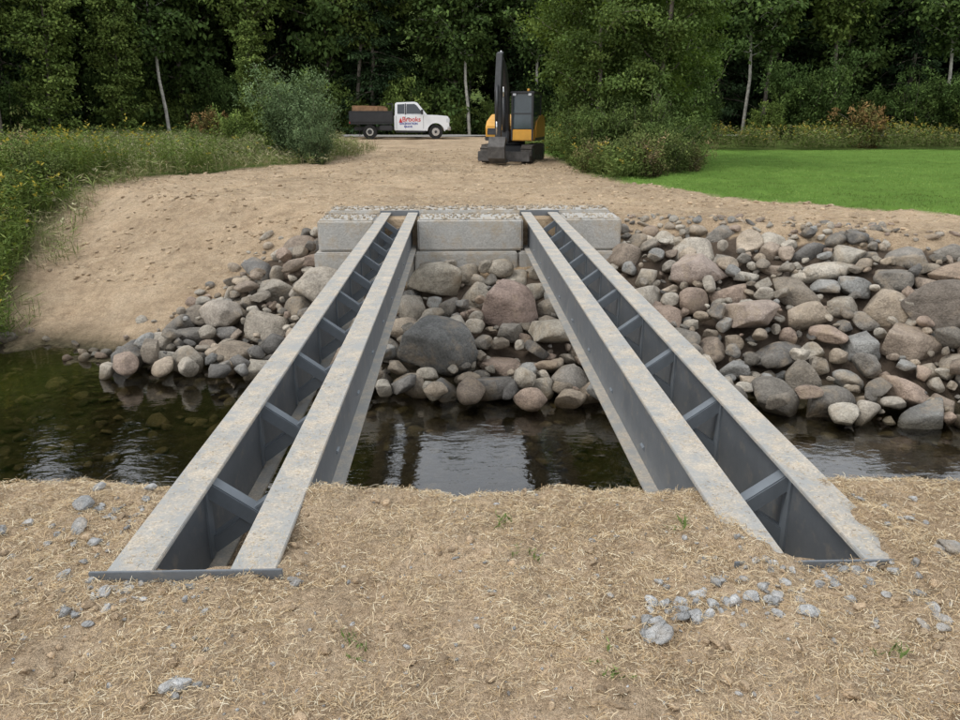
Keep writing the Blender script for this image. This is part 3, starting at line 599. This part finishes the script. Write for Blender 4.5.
# ------------------------------------------------------------ excavator
yel=simple('yellow_paint',(.70,.36,.05),.45,0,.5,.12,3); dk=simple('boom_black',(.035,.037,.04),.45,0,.5,.3,4); trk=simple('track_steel',(.085,.075,.065),.8,.2,.3,.5,9); buck=simple('bucket_steel',(.09,.085,.08),.6,.3,.4,.4,6)
cgl=simple('cab_glass',(.05,.07,.08),.06,0,.7,.3,1.5)
ex=empty('excavator',(1.93,27.6,float(terr(1.93,27.6))),math.radians(-17),.90)
for sgn in (-1,1):
    xc=sgn*.77; pts=arch(1.0,.31,.31,-90,90)+arch(-1.0,.31,.31,90,270)
    prism('track_belt',pts,xc-.2,xc+.2,trk,ex,axis='x')
    for i in range(26):
        s=i/26*(4+2*math.pi*.31); 
        if s<2: p=(-1+s,0,0)
        elif s<2+math.pi*.31: a=(s-2)/.31; p=(1+.31*math.sin(a),.31-.31*math.cos(a),-a)
        elif s<4+math.pi*.31: p=(1-(s-2-math.pi*.31),.62,0)
        else: a=(s-4-math.pi*.31)/.31; p=(-1-.31*math.sin(a),.31+.31*math.cos(a),-a)
        box('grouser_%d'%i,xc-.215,xc+.215,p[0]-.03,p[0]+.03,p[1]-.02,p[1]+.02,trk,ex,rot=(p[2],0,0) if p[2] else None)
    for yy in (-.6,-.2,.2,.6): cyl('track_roller',(xc+sgn*.21,yy,.16),(xc+sgn*.19,yy,.16),.1,dk,ex)
    for yy in (-1,1): cyl('sprocket',(xc+sgn*.225,yy,.31),(xc+sgn*.19,yy,.31),.2,dk,ex)
box('undercarriage',-.58,.58,-.6,.6,.25,.58,dk,ex,.03); cyl('slew_ring',(0,0,.58),(0,0,.76),.45,dk,ex)
box('dozer_blade',-.98,.98,-1.62,-1.52,.06,.42,buck,ex,.02); box('blade_arm_l',-.5,-.38,-1.54,-.5,.2,.3,dk,ex); box('blade_arm_r',.38,.5,-1.54,-.5,.2,.3,dk,ex)
prism('counterweight_house',[(-.5,.76),(-.55,1.25),(-.35,1.5),(.3,1.72),(1.1,1.68),(1.28,1.4),(1.28,.8)],-.98,.98,yel,ex,axis='x',bev=.05)
box('house_skirt',-.99,.99,-.56,1.2,.76,.9,dk,ex,.02); box('engine_grille',-.90,-.45,-.545,-.50,.98,1.22,dk,ex,.01); box('side_vent',-.99,-.975,.1,.9,1.1,1.45,dk,ex,.005); box('side_stripe',-.99,-.975,-.4,1.2,.95,1.02,dk,ex,.004)
box('cab_base',.14,.97,-1.0,-.5,.78,1.18,yel,ex,.03)
for (x,y) in ((.16,-.98),(.93,-.98),(.16,.45),(.93,.45)): box('cab_pillar',x-.03,x+.035,y-.03,y+.035,.8,2.42,dk,ex,.01)
box('cab_roof',.1,1.0,-1.05,.52,2.42,2.52,dk,ex,.03); box('cab_front_glass',.20,.89,-.98,-.97,1.2,2.42,cgl,ex); box('cab_side_glass',.935,.945,-.94,.41,1.2,2.42,cgl,ex); box('cab_inner_glass',.145,.155,-.94,.41,1.2,2.42,cgl,ex)
box('cab_rear_panel',.16,.93,.44,.46,1.2,2.42,dk,ex); box('cab_door_lower',.93,.96,-.5,.42,.9,1.2,yel,ex); box('cab_crossbar',.17,.93,-1.0,-.985,1.72,1.76,dk,ex); box('cab_side_bar',.10,.14,-.9,.4,1.68,1.73,dk,ex)
box('work_light',.2,.32,-1.08,-1.0,2.36,2.44,lampm,ex,.01); box('work_light_b',.78,.9,-1.08,-1.0,2.36,2.44,lampm,ex,.01)
box('swing_bracket',-.3,.06,-1.05,-.5,.72,1.15,dk,ex,.04)
prism('boom',[(-.82,.95),(-.60,1.05),(-.70,1.9),(-.85,2.75),(-1.25,3.35),(-1.75,3.66),(-1.85,3.54),(-1.5,3.1),(-1.20,2.55),(-1.04,1.8)],-.24,.02,dk,ex,axis='x',bev=.02)
prism('dipper_arm',[(-1.66,3.82),(-1.90,3.76),(-2.14,2.5),(-2.02,.85),(-1.9,.85),(-1.80,2.6)],-.22,-.0,dk,ex,axis='x',bev=.015)
cyl('boom_ram',(-.11,-1.05,1.1),(-.11,-1.2,2.3),.055,dk,ex); cyl('boom_ram_rod',(-.11,-1.19,2.2),(-.11,-1.24,2.75),.03,chrome,ex)
cyl('arm_ram',(-.11,-.8,2.9),(-.11,-1.32,3.56),.05,dk,ex); cyl('arm_ram_rod',(-.11,-1.3,3.52),(-.11,-1.66,3.84),.028,chrome,ex)
cyl('bucket_ram',(-.11,-2.17,2.7),(-.11,-2.22,1.5),.045,dk,ex); cyl('bucket_ram_rod',(-.11,-2.22,1.55),(-.11,-2.2,1.0),.028,chrome,ex)
prism('bucket',[(-1.85,.85),(-2.1,.95),(-2.3,.6),(-2.25,.2),(-2.0,.02),(-1.6,.05),(-1.55,.12),(-1.9,.18),(-2.1,.35),(-2.1,.65)],-.42,.2,buck,ex,axis='x',bev=.01)
for i in range(4): box('bucket_tooth_%d'%i,-.40+i*.19,-.33+i*.19,-1.66,-1.5,.04,.09,chrome,ex)
cyl('hose_l',(-.28,-1.0,1.2),(-.28,-1.05,2.6),.02,rub,ex); cyl('beacon',(.5,.3,2.52),(.5,.3,2.64),.05,yel,ex); cyl('exhaust',(-.6,.7,1.66),(-.6,.7,1.95),.04,dk,ex)
# ------------------------------------------------------------ light
el=math.radians(52); az=math.radians(248)
w=bpy.data.worlds.new('World'); scn.world=w; w.use_nodes=True; nt=w.node_tree; bg=nt.nodes['Background']
sk=nt.nodes.new('ShaderNodeTexSky'); sk.sky_type='NISHITA'; sk.sun_disc=False; sk.sun_elevation=el; sk.sun_rotation=az; sk.dust_density=3; sk.air_density=1.2
tc=nt.nodes.new('ShaderNodeTexCoord'); no=nt.nodes.new('ShaderNodeTexNoise'); no.inputs['Scale'].default_value=2.2; no.inputs['Detail'].default_value=6; nt.links.new(tc.outputs['Generated'],no.inputs['Vector'])
rp=nt.nodes.new('ShaderNodeValToRGB'); rp.color_ramp.elements[0].position=.3; rp.color_ramp.elements[0].color=(8.0,8.4,9.0,1); rp.color_ramp.elements[1].position=.65; rp.color_ramp.elements[1].color=(12.8,13.1,13.5,1); nt.links.new(no.outputs[0],rp.inputs[0])
mxx=nt.nodes.new('ShaderNodeMix'); mxx.data_type='RGBA'; mxx.inputs[0].default_value=.78; nt.links.new(sk.outputs[0],mxx.inputs[6]); nt.links.new(rp.outputs[0],mxx.inputs[7]); nt.links.new(mxx.outputs[2],bg.inputs[0]); bg.inputs[1].default_value=.135
sd=bpy.data.lights.new('sun','SUN'); sd.energy=1.25; sd.angle=math.radians(20); sd.color=(1,.97,.92); so=link(bpy.data.objects.new('sun',sd))
dirv=Vector((math.sin(az)*math.cos(el),math.cos(az)*math.cos(el),math.sin(el))); so.rotation_euler=dirv.to_track_quat('Z','Y').to_euler(); so.location=dirv*50
# ------------------------------------------------------------ camera
cd=bpy.data.cameras.new('camera'); cd.sensor_width=36; cd.lens=28.8; cd.clip_end=2000; cd.clip_start=.05
cam=link(bpy.data.objects.new('camera',cd)); cam.location=(0,0,1.6); cam.rotation_euler=(math.radians(90-17.8),0,math.radians(-1.6)); scn.camera=cam
